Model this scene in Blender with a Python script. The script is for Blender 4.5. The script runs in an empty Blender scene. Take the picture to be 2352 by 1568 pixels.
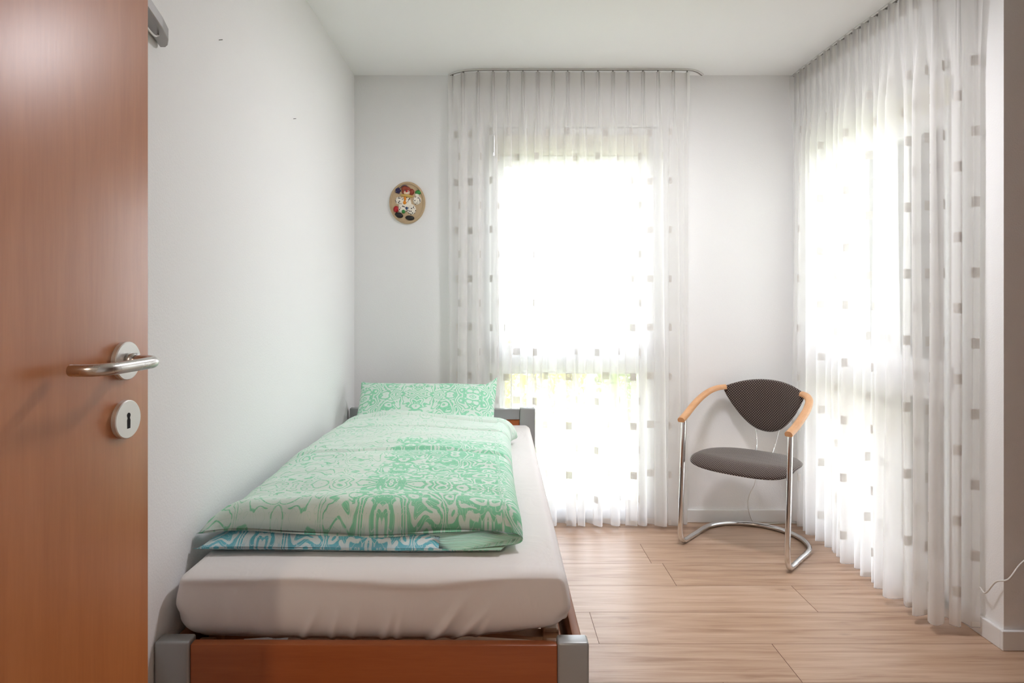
import bpy, bmesh, math, random
from mathutils import Vector, Matrix, Euler, noise
random.seed(7)
C = bpy.context.scene.collection
SC = bpy.context.scene
PI = math.pi
F = 1550.0

# ------------------------------------------------------------ camera, world, lights, exposure
cd = bpy.data.cameras.new('camera'); cam = bpy.data.objects.new('camera', cd); C.objects.link(cam)
cam.location = (0, 0, 1.27); cam.rotation_euler = (PI / 2, 0, 0)
cd.sensor_width = 36; cd.lens = 36 * F / 2352
cd.shift_x = 46 / 2352; cd.shift_y = -114 / 2352
cd.clip_start = .02
SC.camera = cam

SC.view_settings.view_transform = 'Standard'; SC.view_settings.look = 'None'
SC.view_settings.gamma = 1; SC.view_settings.use_curve_mapping = False
SC.view_settings.exposure = 0.50
cy = SC.cycles
cy.max_bounces = 11; cy.diffuse_bounces = 7; cy.glossy_bounces = 4; cy.transmission_bounces = 8
cy.transparent_max_bounces = 24; cy.use_denoising = True; cy.sample_clamp_indirect = 20
cy.caustics_reflective = False; cy.caustics_refractive = False

W = bpy.data.worlds.new('sky'); SC.world = W; W.use_nodes = True
wn = W.node_tree.nodes; wl = W.node_tree.links; wn.clear()
wo = wn.new('ShaderNodeOutputWorld'); wb = wn.new('ShaderNodeBackground')
wt = wn.new('ShaderNodeTexCoord'); ws = wn.new('ShaderNodeSeparateXYZ'); wr = wn.new('ShaderNodeValToRGB')
wl.new(wt.outputs['Generated'], ws.inputs[0]); wl.new(ws.outputs['Z'], wr.inputs[0])
wr.color_ramp.elements[0].position = 0.0; wr.color_ramp.elements[0].color = (.93, .915, .975, 1)
wr.color_ramp.elements[1].position = .8; wr.color_ramp.elements[1].color = (.70, .79, .97, 1)
wl.new(wr.outputs[0], wb.inputs[0]); wb.inputs[1].default_value = 9.5
wl.new(wb.outputs[0], wo.inputs[0])

def light(name, kind, loc, rot, energy, size=None, size_y=None, color=(1, 1, 1)):
    l = bpy.data.lights.new(name, kind); o = bpy.data.objects.new(name, l); C.objects.link(o)
    o.location = loc; o.rotation_euler = rot; l.energy = energy; l.color = color
    if kind == 'AREA':
        l.shape = 'RECTANGLE'; l.size = size; l.size_y = size_y or size
    return o
# sun stands behind the house: lights the garden only
sun = light('sun', 'SUN', (-4, -6, 12), (math.radians(42), 0, math.radians(-35)), 4.5, color=(1, .95, .86)); sun.data.angle = .01
# windows as sampling portals for the sky
p1 = light('portal_window_1', 'AREA', (.445, 3.98, 1.09), (-PI / 2, 0, 0), 1, .98, 2.2); p1.data.cycles.is_portal = True
p2 = light('portal_window_2', 'AREA', (2.12, 3.14, 1.09), (0, PI / 2, 0), 1, 2.2, .98); p2.data.cycles.is_portal = True
# added soft fill under the ceiling, above the frame, with no lamp behind it
rl = light('added_fill_light', 'AREA', (.72, 2.48, 2.455), (0, 0, 0), 17, .34, .34, (.93, .91, .955)); rl.data.shape = 'DISK'
# hallway ceiling lamp behind the viewer
hl = light('hall_lamp_light', 'AREA', (-.63, -1.15, 2.36), (math.radians(40), 0, 0), 9.5, .12, .12, (1, .80, .62))

# ------------------------------------------------------------ helpers
def lin(c):
    return tuple(((v / 255) / 12.92 if v / 255 <= .04045 else ((v / 255 + .055) / 1.055) ** 2.4) for v in c[:3]) + (1,)

def tag(o, label=None, cat=None, group=None, kind=None):
    if label: o['label'] = label
    if cat: o['category'] = cat
    if group: o['group'] = group
    if kind: o['kind'] = kind
    return o

def mesh_obj(name, verts, faces, mat=None, parent=None, smooth=False, uvs=None):
    me = bpy.data.meshes.new(name); me.from_pydata([tuple(v) for v in verts], [], faces); me.update()
    if uvs is not None:
        ul = me.uv_layers.new(name='UVMap')
        for p in me.polygons:
            for li in p.loop_indices:
                ul.data[li].uv = uvs[me.loops[li].vertex_index]
    if mat: me.materials.append(mat)
    if smooth:
        for p in me.polygons: p.use_smooth = True
    o = bpy.data.objects.new(name, me); C.objects.link(o)
    if parent: o.parent = parent
    return o

def bm_obj(name, bm, mat=None, parent=None, smooth=False):
    me = bpy.data.meshes.new(name); bmesh.ops.recalc_face_normals(bm, faces=bm.faces); bm.to_mesh(me); bm.free()
    if mat:
        for m in (mat if isinstance(mat, (list, tuple)) else [mat]): me.materials.append(m)
    if smooth:
        for p in me.polygons: p.use_smooth = True
    o = bpy.data.objects.new(name, me); C.objects.link(o)
    if parent: o.parent = parent
    return o

def box(bm, x0, x1, y0, y1, z0, z1, bevel=0, seg=2, mi=0):
    ret = bmesh.ops.create_cube(bm, size=1)
    vs = ret['verts']
    for v in vs:
        v.co = Vector(((x0 + x1) / 2 + v.co.x * (x1 - x0), (y0 + y1) / 2 + v.co.y * (y1 - y0), (z0 + z1) / 2 + v.co.z * (z1 - z0)))
    fs = set(f for v in vs for f in v.link_faces)
    for f in fs: f.material_index = mi
    if bevel:
        es = list(set(e for v in vs for e in v.link_edges))
        bmesh.ops.bevel(bm, geom=es, offset=bevel, segments=seg, affect='EDGES', profile=.5)

def boxo(name, x0, x1, y0, y1, z0, z1, mat, parent=None, bevel=0, seg=2):
    bm = bmesh.new(); box(bm, x0, x1, y0, y1, z0, z1, bevel, seg)
    return bm_obj(name, bm, mat, parent, smooth=False)

def empty(name, loc=(0, 0, 0), rz=0):
    o = bpy.data.objects.new(name, None); C.objects.link(o); o.location = loc; o.rotation_euler = (0, 0, rz)
    o.empty_display_size = .1
    return o

def catmull(pts, n=8, closed=False):
    P = [Vector(p) for p in pts]; out = []
    m = len(P)
    rng = range(m if closed else m - 1)
    for i in rng:
        if closed: a, b, c, d = P[(i - 1) % m], P[i], P[(i + 1) % m], P[(i + 2) % m]
        else: a, b, c, d = P[max(i - 1, 0)], P[i], P[i + 1], P[min(i + 2, m - 1)]
        for k in range(n):
            t = k / n
            out.append(.5 * ((2 * b) + (-a + c) * t + (2 * a - 5 * b + 4 * c - d) * t * t + (-a + 3 * b - 3 * c + d) * t ** 3))
    if not closed: out.append(P[-1])
    return out

def tube_data(pts, r, seg=12, prof=None, closed=False):
    """sweep a circle (radius r, or list of radii) or a profile [(a,b)] along pts"""
    pts = [Vector(p) for p in pts]; n = len(pts); verts = []; faces = []
    prev = None
    for i, p in enumerate(pts):
        if closed: t = (pts[(i + 1) % n] - pts[i - 1]).normalized()
        else: t = (pts[min(i + 1, n - 1)] - pts[max(i - 1, 0)]).normalized()
        if prof is not None:
            up = Vector((0, 0, 1)); s = t.cross(up).normalized(); u = s.cross(t).normalized()
        else:
            if prev is None:
                ref = Vector((0, 0, 1)) if abs(t.z) < .9 else Vector((1, 0, 0))
                s = t.cross(ref).normalized()
            else:
                s = (prev - t * prev.dot(t)).normalized()
            u = s.cross(t).normalized(); prev = s
        rr = r[i] if isinstance(r, (list, tuple)) else r
        if prof is not None: ring = [(a * rr, b * rr) for a, b in prof]
        else: ring = [(math.cos(2 * PI * k / seg) * rr, math.sin(2 * PI * k / seg) * rr) for k in range(seg)]
        for a, b in ring: verts.append(p + s * a + u * b)
    m = len(prof) if prof is not None else seg
    for i in range(n if closed else n - 1):
        i2 = (i + 1) % n
        for k in range(m):
            k2 = (k + 1) % m
            faces.append((i * m + k, i * m + k2, i2 * m + k2, i2 * m + k))
    if not closed:
        faces.append(tuple(range(m - 1, -1, -1))); faces.append(tuple((n - 1) * m + k for k in range(m)))
    return verts, faces

def tube(name, pts, r, mat, parent=None, seg=12, prof=None, closed=False):
    v, f = tube_data(pts, r, seg, prof, closed)
    bm = bmesh.new(); bv = [bm.verts.new(x) for x in v]
    for q in f: bm.faces.new([bv[k] for k in q])
    o = bm_obj(name, bm, mat, parent, smooth=True)
    return o

def autosmooth(o, ang=40):
    for p in o.data.polygons: p.use_smooth = True
    try:
        o.data.set_sharp_from_angle(angle=math.radians(ang))
    except Exception: pass
    return o

# ------------------------------------------------------------ materials
def newmat(name):
    m = bpy.data.materials.new(name); m.use_nodes = True
    nt = m.node_tree; b = nt.nodes['Principled BSDF']
    return m, nt, b
def N(nt, t, **kw):
    n = nt.nodes.new(t)
    for k, v in kw.items(): setattr(n, k, v)
    return n
def L(nt, a, b): nt.links.new(a, b)
def mth(nt, op, a, b=None, c=None):
    n = nt.nodes.new('ShaderNodeMath'); n.operation = op
    for i, v in enumerate((a, b, c)):
        if v is None: continue
        if isinstance(v, (int, float)): n.inputs[i].default_value = v
        else: nt.links.new(v, n.inputs[i])
    return n.outputs[0]
def mixc(nt, fac, a, b):
    n = nt.nodes.new('ShaderNodeMix'); n.data_type = 'RGBA'
    for key, v in ((0, fac), (6, a), (7, b)):
        if isinstance(v, (int, float, tuple)): n.inputs[key].default_value = v
        else: nt.links.new(v, n.inputs[key])
    return n.outputs[2]

def simple(name, rgb, rough=.5, metal=0, spec=.5, coat=0):
    m, nt, b = newmat(name)
    b.inputs['Base Color'].default_value = lin(rgb); b.inputs['Roughness'].default_value = rough
    b.inputs['Metallic'].default_value = metal; b.inputs['Specular IOR Level'].default_value = spec
    b.inputs['Coat Weight'].default_value = coat
    # faint procedural mottling so that the surface is not a perfectly flat colour
    tc = N(nt, 'ShaderNodeTexCoord'); nz = N(nt, 'ShaderNodeTexNoise'); nz.inputs['Scale'].default_value = 35
    L(nt, tc.outputs['Object'], nz.inputs['Vector'])
    r = mth(nt, 'MULTIPLY_ADD', nz.outputs['Fac'], .08, rough - .04); L(nt, r, b.inputs['Roughness'])
    return m

def plaster(name, rgb, bump=.25, scale=160):
    m, nt, b = newmat(name)
    b.inputs['Base Color'].default_value = lin(rgb); b.inputs['Roughness'].default_value = .85
    b.inputs['Specular IOR Level'].default_value = .25
    tc = N(nt, 'ShaderNodeTexCoord'); nz = N(nt, 'ShaderNodeTexNoise')
    nz.inputs['Scale'].default_value = scale; nz.inputs['Detail'].default_value = 4
    L(nt, tc.outputs['Object'], nz.inputs['Vector'])
    bp = N(nt, 'ShaderNodeBump'); bp.inputs['Strength'].default_value = bump; bp.inputs['Distance'].default_value = .002
    L(nt, nz.outputs['Fac'], bp.inputs['Height']); L(nt, bp.outputs[0], b.inputs['Normal'])
    return m

def wood(name, c1, c2, axis='Z', scale=1.0, rough=.35, coat=0, contrast=1.0, spec=.5):
    m, nt, b = newmat(name)
    tc = N(nt, 'ShaderNodeTexCoord'); mp = N(nt, 'ShaderNodeMapping')
    s = {'X': (1.0, 14, 14), 'Y': (14, 1.0, 14), 'Z': (14, 14, 1.0)}[axis]
    mp.inputs['Scale'].default_value = tuple(v * scale for v in s)
    L(nt, tc.outputs['Object'], mp.inputs['Vector'])
    n1 = N(nt, 'ShaderNodeTexNoise'); n1.inputs['Scale'].default_value = 1.6; n1.inputs['Detail'].default_value = 3
    n1.inputs['Distortion'].default_value = .6; L(nt, mp.outputs[0], n1.inputs['Vector'])
    n2 = N(nt, 'ShaderNodeTexNoise'); n2.inputs['Scale'].default_value = 14; n2.inputs['Detail'].default_value = 5
    L(nt, mp.outputs[0], n2.inputs['Vector'])
    f = mth(nt, 'MULTIPLY_ADD', n1.outputs['Fac'], .65, mth(nt, 'MULTIPLY', n2.outputs['Fac'], .35))
    cr = N(nt, 'ShaderNodeValToRGB')
    cr.color_ramp.elements[0].position = .5 - .2 / contrast; cr.color_ramp.elements[0].color = lin(c1)
    cr.color_ramp.elements[1].position = .5 + .2 / contrast; cr.color_ramp.elements[1].color = lin(c2)
    L(nt, f, cr.inputs[0]); L(nt, cr.outputs[0], b.inputs['Base Color'])
    b.inputs['Roughness'].default_value = rough; b.inputs['Coat Weight'].default_value = coat
    b.inputs['Coat Roughness'].default_value = .2; b.inputs['Specular IOR Level'].default_value = spec
    bp = N(nt, 'ShaderNodeBump'); bp.inputs['Strength'].default_value = .06; bp.inputs['Distance'].default_value = .001
    L(nt, n2.outputs['Fac'], bp.inputs['Height']); L(nt, bp.outputs[0], b.inputs['Normal'])
    return m

M_wall = plaster('wall_plaster', (238, 238, 238), .35, 190)
M_side = plaster('unseen_wall_brown', (104, 76, 60), .2, 120)
M_ceil = plaster('ceiling_paint', (244, 244, 244), .1, 80)
M_skirt = simple('skirting_white', (236, 236, 236), .4)
M_pvc = simple('window_pvc', (240, 241, 243), .3)
M_cream = simple('shutter_cream', (232, 228, 214), .5)
M_out = plaster('outer_render', (225, 222, 215), .3, 60)
M_beech_v = wood('beech_veneer_upright', (176, 104, 56), (200, 128, 76), 'Z', 1.0, .34, 0, .8, .6)
M_beech_h = wood('beech_veneer_lying', (150, 76, 32), (172, 96, 48), 'X', 1.0, .38, 0, .8)
M_rail = wood('bed_rail_wood', (120, 74, 46), (148, 96, 64), 'Y', 1.0, .4)
M_slat = wood('slat_wood', (170, 135, 105), (190, 155, 125), 'X', 1.0, .5)
M_arm = wood('arm_beech', (206, 152, 106), (226, 176, 132), 'Y', 1.2, .35)
M_silver = simple('silver_lacquer', (160, 163, 164), .38, .35)
M_chrome = simple('chrome_tube', (225, 225, 225), .12, 1)
M_steel = simple('brushed_steel', (205, 203, 200), .28, 1)
M_rosette = simple('rosette_steel', (225, 225, 222), .42, .75)
M_dark = simple('dark_hole', (22, 20, 22), .8)
M_cable = simple('cable_white', (226, 224, 220), .4)
M_hook = simple('hook_grey', (120, 118, 114), .4)
M_track = simple('track_white', (228, 227, 224), .35)
M_trackslot = simple('track_slot', (120, 115, 110), .6)
M_bracket = simple('bracket_grey', (168, 166, 166), .35, .6)

def sheet_mat():
    m, nt, b = newmat('cotton_sheet')
    b.inputs['Base Color'].default_value = lin((224, 219, 217)); b.inputs['Roughness'].default_value = .8
    b.inputs['Specular IOR Level'].default_value = .2; b.inputs['Sheen Weight'].default_value = .2
    tc = N(nt, 'ShaderNodeTexCoord'); nz = N(nt, 'ShaderNodeTexNoise'); nz.inputs['Scale'].default_value = 5
    nz.inputs['Detail'].default_value = 3; nz.inputs['Distortion'].default_value = 1.0
    mp = N(nt, 'ShaderNodeMapping'); mp.inputs['Scale'].default_value = (1.6, 1.0, .6)
    L(nt, tc.outputs['Object'], mp.inputs['Vector']); L(nt, mp.outputs[0], nz.inputs['Vector'])
    bp = N(nt, 'ShaderNodeBump'); bp.inputs['Strength'].default_value = .25; bp.inputs['Distance'].default_value = .02
    L(nt, nz.outputs['Fac'], bp.inputs['Height']); L(nt, bp.outputs[0], b.inputs['Normal'])
    return m
M_sheet = sheet_mat()

def print_mat(name, k=1.0, line=.5):
    """swirling ornamental print in green (blue on the underside layer), uv in metres"""
    m, nt, b = newmat(name)
    uv = N(nt, 'ShaderNodeUVMap'); sp = N(nt, 'ShaderNodeSeparateXYZ'); L(nt, uv.outputs[0], sp.inputs[0])
    U, V = sp.outputs['X'], sp.outputs['Y']
    # mirror left/right every repeat so that motifs become symmetric
    mu = mth(nt, 'PINGPONG', mth(nt, 'ADD', U, 10.0), .27); mv = mth(nt, 'PINGPONG', mth(nt, 'ADD', V, 10.0), .36)
    cb = N(nt, 'ShaderNodeCombineXYZ'); L(nt, mu, cb.inputs[0]); L(nt, mv, cb.inputs[1])
    n0 = N(nt, 'ShaderNodeTexNoise'); n0.inputs['Scale'].default_value = 9 / k; n0.inputs['Detail'].default_value = 1
    L(nt, cb.outputs[0], n0.inputs['Vector'])
    sc = N(nt, 'ShaderNodeVectorMath', operation='SCALE'); sc.inputs['Scale'].default_value = .09 * k
    L(nt, n0.outputs['Color'], sc.inputs[0])
    ad = N(nt, 'ShaderNodeVectorMath', operation='ADD'); L(nt, cb.outputs[0], ad.inputs[0]); L(nt, sc.outputs[0], ad.inputs[1])
    n1 = N(nt, 'ShaderNodeTexNoise'); n1.inputs['Scale'].default_value = 7 / k; n1.inputs['Detail'].default_value = 1.5
    L(nt, ad.outputs[0], n1.inputs['Vector'])
    bands = mth(nt, 'SINE', mth(nt, 'MULTIPLY', n1.outputs['Fac'], 74))
    vo = N(nt, 'ShaderNodeTexVoronoi'); vo.inputs['Scale'].default_value = 6.5 / k; vo.inputs['Randomness'].default_value = .8
    L(nt, ad.outputs[0], vo.inputs['Vector'])
    rings = mth(nt, 'SINE', mth(nt, 'MULTIPLY', vo.outputs['Distance'], 26))
    near = N(nt, 'ShaderNodeMapRange'); near.inputs['From Min'].default_value = .30; near.inputs['From Max'].default_value = .42
    near.inputs['To Min'].default_value = 1; near.inputs['To Max'].default_value = 0
    L(nt, vo.outputs['Distance'], near.inputs['Value'])
    f = N(nt, 'ShaderNodeMix'); L(nt, near.outputs[0], f.inputs[0]); L(nt, bands, f.inputs[2]); L(nt, rings, f.inputs[3])
    # fine filigree
    n2 = N(nt, 'ShaderNodeTexNoise'); n2.inputs['Scale'].default_value = 22 / k; n2.inputs['Detail'].default_value = 1
    L(nt, ad.outputs[0], n2.inputs['Vector'])
    fine = mth(nt, 'ABSOLUTE', mth(nt, 'SINE', mth(nt, 'MULTIPLY', n2.outputs['Fac'], 30)))
    fineline = mth(nt, 'LESS_THAN', fine, .22)
    # block pattern: pale blocks and deep blocks like a patchwork print
    bu = mth(nt, 'FRACT', mth(nt, 'DIVIDE', mth(nt, 'ADD', U, 10.0 + .02), .84 * k))
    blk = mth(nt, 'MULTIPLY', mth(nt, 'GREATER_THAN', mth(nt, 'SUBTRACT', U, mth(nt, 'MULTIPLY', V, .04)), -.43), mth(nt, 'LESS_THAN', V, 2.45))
    n3 = N(nt, 'ShaderNodeTexNoise'); n3.inputs['Scale'].default_value = 3.0; L(nt, uv.outputs[0], n3.inputs['Vector'])
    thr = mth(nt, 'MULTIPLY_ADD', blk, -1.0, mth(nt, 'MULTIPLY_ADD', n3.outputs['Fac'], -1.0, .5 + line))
    mr = N(nt, 'ShaderNodeMapRange'); mr.inputs['From Min'].default_value = 0; mr.inputs['From Max'].default_value = .25
    L(nt, mth(nt, 'SUBTRACT', f.outputs[0], thr), mr.inputs['Value'])
    mask = mth(nt, 'MULTIPLY', mr.outputs[0], mth(nt, 'MULTIPLY_ADD', fineline, -.75, 1.0))
    mask = mth(nt, 'MAXIMUM', mask, mth(nt, 'MULTIPLY', mth(nt, 'LESS_THAN', fine, .10), .35))
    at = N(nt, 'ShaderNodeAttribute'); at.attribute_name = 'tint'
    mask = mth(nt, 'MULTIPLY', mask, mth(nt, 'MULTIPLY_ADD', mth(nt, 'GREATER_THAN', V, 2.45), -.35, .95))  # ink thinned at the far end: overexposed haze put into the print
    paper = mixc(nt, at.outputs['Fac'], lin((212, 228, 217)), lin((216, 230, 232)))
    gdeep = mixc(nt, n3.outputs['Fac'], lin((118, 200, 150)), lin((136, 212, 178)))
    inkA = mixc(nt, at.outputs['Fac'], gdeep, lin((96, 188, 204)))
    col = mixc(nt, mask, paper, inkA)
    L(nt, col, b.inputs['Base Color']); b.inputs['Roughness'].default_value = .75
    b.inputs['Specular IOR Level'].default_value = .25; b.inputs['Sheen Weight'].default_value = .15
    # crumple
    nz = N(nt, 'ShaderNodeTexNoise'); nz.inputs['Scale'].default_value = 10; nz.inputs['Detail'].default_value = 4
    mp = N(nt, 'ShaderNodeMapping'); mp.inputs['Scale'].default_value = (.35, 1.6, 1)
    L(nt, uv.outputs[0], mp.inputs['Vector']); L(nt, mp.outputs[0], nz.inputs['Vector'])
    bp = N(nt, 'ShaderNodeBump'); bp.inputs['Strength'].default_value = .5; bp.inputs['Distance'].default_value = .012
    L(nt, nz.outputs['Fac'], bp.inputs['Height']); L(nt, bp.outputs[0], b.inputs['Normal'])
    return m
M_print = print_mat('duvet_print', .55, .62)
M_print2 = print_mat('pillow_print', .55, 1.0)

def chair_fabric():
    m, nt, b = newmat('dotted_fabric')
    uv = N(nt, 'ShaderNodeUVMap'); sp = N(nt, 'ShaderNodeSeparateXYZ'); L(nt, uv.outputs[0], sp.inputs[0])
    S = .0135
    v = mth(nt, 'DIVIDE', mth(nt, 'ADD', sp.outputs['Y'], 5), S * .52); row = mth(nt, 'FLOOR', v)
    off = mth(nt, 'MULTIPLY', mth(nt, 'MODULO', row, 2), .5)
    u = mth(nt, 'ADD', mth(nt, 'DIVIDE', mth(nt, 'ADD', sp.outputs['X'], 5), S), off)
    fu = mth(nt, 'SUBTRACT', mth(nt, 'FRACT', u), .5); fv = mth(nt, 'MULTIPLY', mth(nt, 'SUBTRACT', mth(nt, 'FRACT', v), .5), .52)
    d = mth(nt, 'SQRT', mth(nt, 'ADD', mth(nt, 'MULTIPLY', fu, fu), mth(nt, 'MULTIPLY', fv, fv)))
    dot = mth(nt, 'LESS_THAN', d, .135)
    col = mixc(nt, dot, lin((58, 46, 44)), lin((196, 180, 165)))
    L(nt, col, b.inputs['Base Color']); b.inputs['Roughness'].default_value = .85; b.inputs['Sheen Weight'].default_value = .3
    b.inputs['Specular IOR Level'].default_value = .25
    return m
M_fabric = chair_fabric()

def floor_mat():
    m, nt, b = newmat('oak_laminate')
    at = N(nt, 'ShaderNodeAttribute'); at.attribute_name = 'plank'
    tc = N(nt, 'ShaderNodeTexCoord')
    of = N(nt, 'ShaderNodeVectorMath', operation='ADD')
    cb = N(nt, 'ShaderNodeCombineXYZ'); L(nt, mth(nt, 'MULTIPLY', at.outputs['Fac'], 37), cb.inputs[0]); L(nt, mth(nt, 'MULTIPLY', at.outputs['Fac'], 91), cb.inputs[1])
    L(nt, tc.outputs['Object'], of.inputs[0]); L(nt, cb.outputs[0], of.inputs[1])
    mp = N(nt, 'ShaderNodeMapping'); mp.inputs['Scale'].default_value = (1.8, 22, 1)
    L(nt, of.outputs[0], mp.inputs['Vector'])
    n1 = N(nt, 'ShaderNodeTexNoise'); n1.inputs['Scale'].default_value = 1.4; n1.inputs['Detail'].default_value = 5
    n1.inputs['Distortion'].default_value = .5; L(nt, mp.outputs[0], n1.inputs['Vector'])
    mp2 = N(nt, 'ShaderNodeMapping'); mp2.inputs['Scale'].default_value = (4, 120, 1); L(nt, of.outputs[0], mp2.inputs['Vector'])
    n2 = N(nt, 'ShaderNodeTexNoise'); n2.inputs['Scale'].default_value = 1.5; n2.inputs['Detail'].default_value = 4; L(nt, mp2.outputs[0], n2.inputs['Vector'])
    # knots
    mp3 = N(nt, 'ShaderNodeMapping'); mp3.inputs['Scale'].default_value = (1, 2.6, 1); L(nt, of.outputs[0], mp3.inputs['Vector'])
    vo = N(nt, 'ShaderNodeTexVoronoi'); vo.inputs['Scale'].default_value = 2.6; L(nt, mp3.outputs[0], vo.inputs['Vector'])
    kn = N(nt, 'ShaderNodeMapRange'); kn.inputs['From Min'].default_value = .015; kn.inputs['From Max'].default_value = .09
    kn.inputs['To Min'].default_value = .55; kn.inputs['To Max'].default_value = 0; L(nt, vo.outputs['Distance'], kn.inputs['Value'])
    f = mth(nt, 'MULTIPLY_ADD', n1.outputs['Fac'], .8, mth(nt, 'MULTIPLY', n2.outputs['Fac'], .32))
    f = mth(nt, 'MULTIPLY_ADD', at.outputs['Fac'], .10, f)
    cr = N(nt, 'ShaderNodeValToRGB'); e = cr.color_ramp.elements
    e[0].position = .38; e[0].color = lin((156, 121, 96)); e[1].position = .76; e[1].color = lin((202, 172, 148))
    k = cr.color_ramp.elements.new(.55); k.color = lin((184, 151, 125))
    L(nt, f, cr.inputs[0])
    col = mixc(nt, mth(nt, 'MULTIPLY', kn.outputs[0], .6), cr.outputs[0], lin((105, 72, 55)))
    L(nt, col, b.inputs['Base Color']); b.inputs['Specular IOR Level'].default_value = .5
    L(nt, mth(nt, 'MULTIPLY_ADD', n2.outputs['Fac'], .12, .30), b.inputs['Roughness'])
    bp = N(nt, 'ShaderNodeBump'); bp.inputs['Strength'].default_value = .12; bp.inputs['Distance'].default_value = .001
    L(nt, n2.outputs['Fac'], bp.inputs['Height']); L(nt, bp.outputs[0], b.inputs['Normal'])
    return m
M_floor = floor_mat()
M_seam = simple('floor_seam', (96, 66, 46), .8)

def glass_mat():
    m = bpy.data.materials.new('window_glass'); m.use_nodes = True; nt = m.node_tree; nt.nodes.clear()
    o = N(nt, 'ShaderNodeOutputMaterial'); t = N(nt, 'ShaderNodeBsdfTransparent'); t.inputs[0].default_value = (.93, .95, .94, 1)
    g = N(nt, 'ShaderNodeBsdfGlossy'); g.inputs['Roughness'].default_value = .02; mx = N(nt, 'ShaderNodeMixShader')
    fr = N(nt, 'ShaderNodeFresnel'); fr.inputs[0].default_value = 1.35
    L(nt, fr.outputs[0], mx.inputs[0]); L(nt, t.outputs[0], mx.inputs[1]); L(nt, g.outputs[0], mx.inputs[2]); L(nt, mx.outputs[0], o.inputs[0])
    return m
M_glass = glass_mat()

def voile(name, base=.58, squares=True, rgb=(250, 249, 248), sq=.34):
    """sheer fabric; coverage of the threads rises where the cloth is seen edge-on"""
    m = bpy.data.materials.new(name); m.use_nodes = True; nt = m.node_tree; nt.nodes.clear()
    o = N(nt, 'ShaderNodeOutputMaterial'); t = N(nt, 'ShaderNodeBsdfTransparent')
    d = N(nt, 'ShaderNodeBsdfDiffuse'); d.inputs[0].default_value = lin(rgb)
    tr = N(nt, 'ShaderNodeBsdfTranslucent'); tr.inputs[0].default_value = lin(rgb)
    fab = N(nt, 'ShaderNodeMixShader'); fab.inputs[0].default_value = .56
    L(nt, d.outputs[0], fab.inputs[1]); L(nt, tr.outputs[0], fab.inputs[2])
    uv = N(nt, 'ShaderNodeUVMap'); sp = N(nt, 'ShaderNodeSeparateXYZ'); L(nt, uv.outputs[0], sp.inputs[0])
    cover = base
    if squares:
        PU, PV, S = .125, .262, .038
        u = mth(nt, 'DIVIDE', mth(nt, 'ADD', sp.outputs['X'], 20 * PU), PU); cu = mth(nt, 'FLOOR', u)
        par = mth(nt, 'MULTIPLY', mth(nt, 'MODULO', cu, 2), .5)
        v = mth(nt, 'ADD', mth(nt, 'DIVIDE', mth(nt, 'ADD', sp.outputs['Y'], .10), PV), par)
        du = mth(nt, 'ABSOLUTE', mth(nt, 'SUBTRACT', mth(nt, 'FRACT', u), .5)); dv = mth(nt, 'ABSOLUTE', mth(nt, 'SUBTRACT', mth(nt, 'FRACT', v), .5))
        sqm = mth(nt, 'MULTIPLY', mth(nt, 'LESS_THAN', du, S / PU / 2), mth(nt, 'LESS_THAN', dv, S / PV / 2))
        # plain band at the top of the curtain
        sqm = mth(nt, 'MULTIPLY', sqm, mth(nt, 'LESS_THAN', sp.outputs['Y'], 2.17))
        cover = mth(nt, 'MULTIPLY_ADD', sqm, sq, base)
        L(nt, mth(nt, 'MULTIPLY_ADD', sqm, -.36, .56), fab.inputs[0])
        cc = mixc(nt, sqm, lin(rgb), lin((219, 216, 212))); L(nt, cc, d.inputs[0]); L(nt, cc, tr.inputs[0])
    ge = N(nt, 'ShaderNodeNewGeometry'); dt = N(nt, 'ShaderNodeVectorMath', operation='DOT_PRODUCT')
    L(nt, ge.outputs['Incoming'], dt.inputs[0]); L(nt, ge.outputs['Normal'], dt.inputs[1])
    cosv = mth(nt, 'MAXIMUM', mth(nt, 'ABSOLUTE', dt.outputs['Value']), .38)
    ex = mth(nt, 'DIVIDE', 1.0, cosv)
    op = mth(nt, 'SUBTRACT', 1.0, mth(nt, 'POWER', mth(nt, 'SUBTRACT', 1.0, cover), ex))
    mx = N(nt, 'ShaderNodeMixShader'); L(nt, op, mx.inputs[0]); L(nt, t.outputs[0], mx.inputs[1]); L(nt, fab.outputs[0], mx.inputs[2])
    L(nt, mx.outputs[0], o.inputs[0])
    return m
M_voile = voile('voile_with_squares')
M_header = voile('curtain_header_tape', .45, False, (228, 224, 218))
M_hem = voile('curtain_hem', .6, False, (205, 202, 205))

# ------------------------------------------------------------ room shell
XL, XR, YB, ZC = -.76, 1.82, 3.728, 2.465
def struct(o): o['kind'] = 'structure'; return o
T = .32
def shell(name, boxes, mat):
    bm = bmesh.new()
    for b in boxes: box(bm, *b)
    return struct(bm_obj(name, bm, mat))
shell('wall_back', [(XL - T, -.036, YB, YB + T, -.1, ZC + .1), (.926, XR + T, YB, YB + T, -.1, ZC + .1),
                    (-.036, .926, YB, YB + T, 2.19, ZC + .1), (-.036, .926, YB, YB + T, -.1, .0)], M_wall)
shell('wall_left', [(XL - T, XL, -.02, YB, -.1, ZC + .1)], M_wall)
W0, W1 = 2.66, 3.63
shell('wall_right', [(XR, XR + T, W1, YB, -.1, ZC + .1), (XR, XR + T, 2.40, W0, -.1, ZC + .1),
                     (XR, XR + T, W0, W1, 2.19, ZC + .1), (XR, XR + T, W0, W1, -.1, 0)], M_wall)
shell('wall_corner', [(XR + T, 3.1, 2.40, 2.40 + T, -.1, ZC + .1)], M_wall)
shell('wall_side_unseen', [(2.0, 3.1, -.02, 2.40, -.1, ZC + .1)], M_side)  # unseen wall, set close and coloured brown to keep the corner face dark
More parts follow.
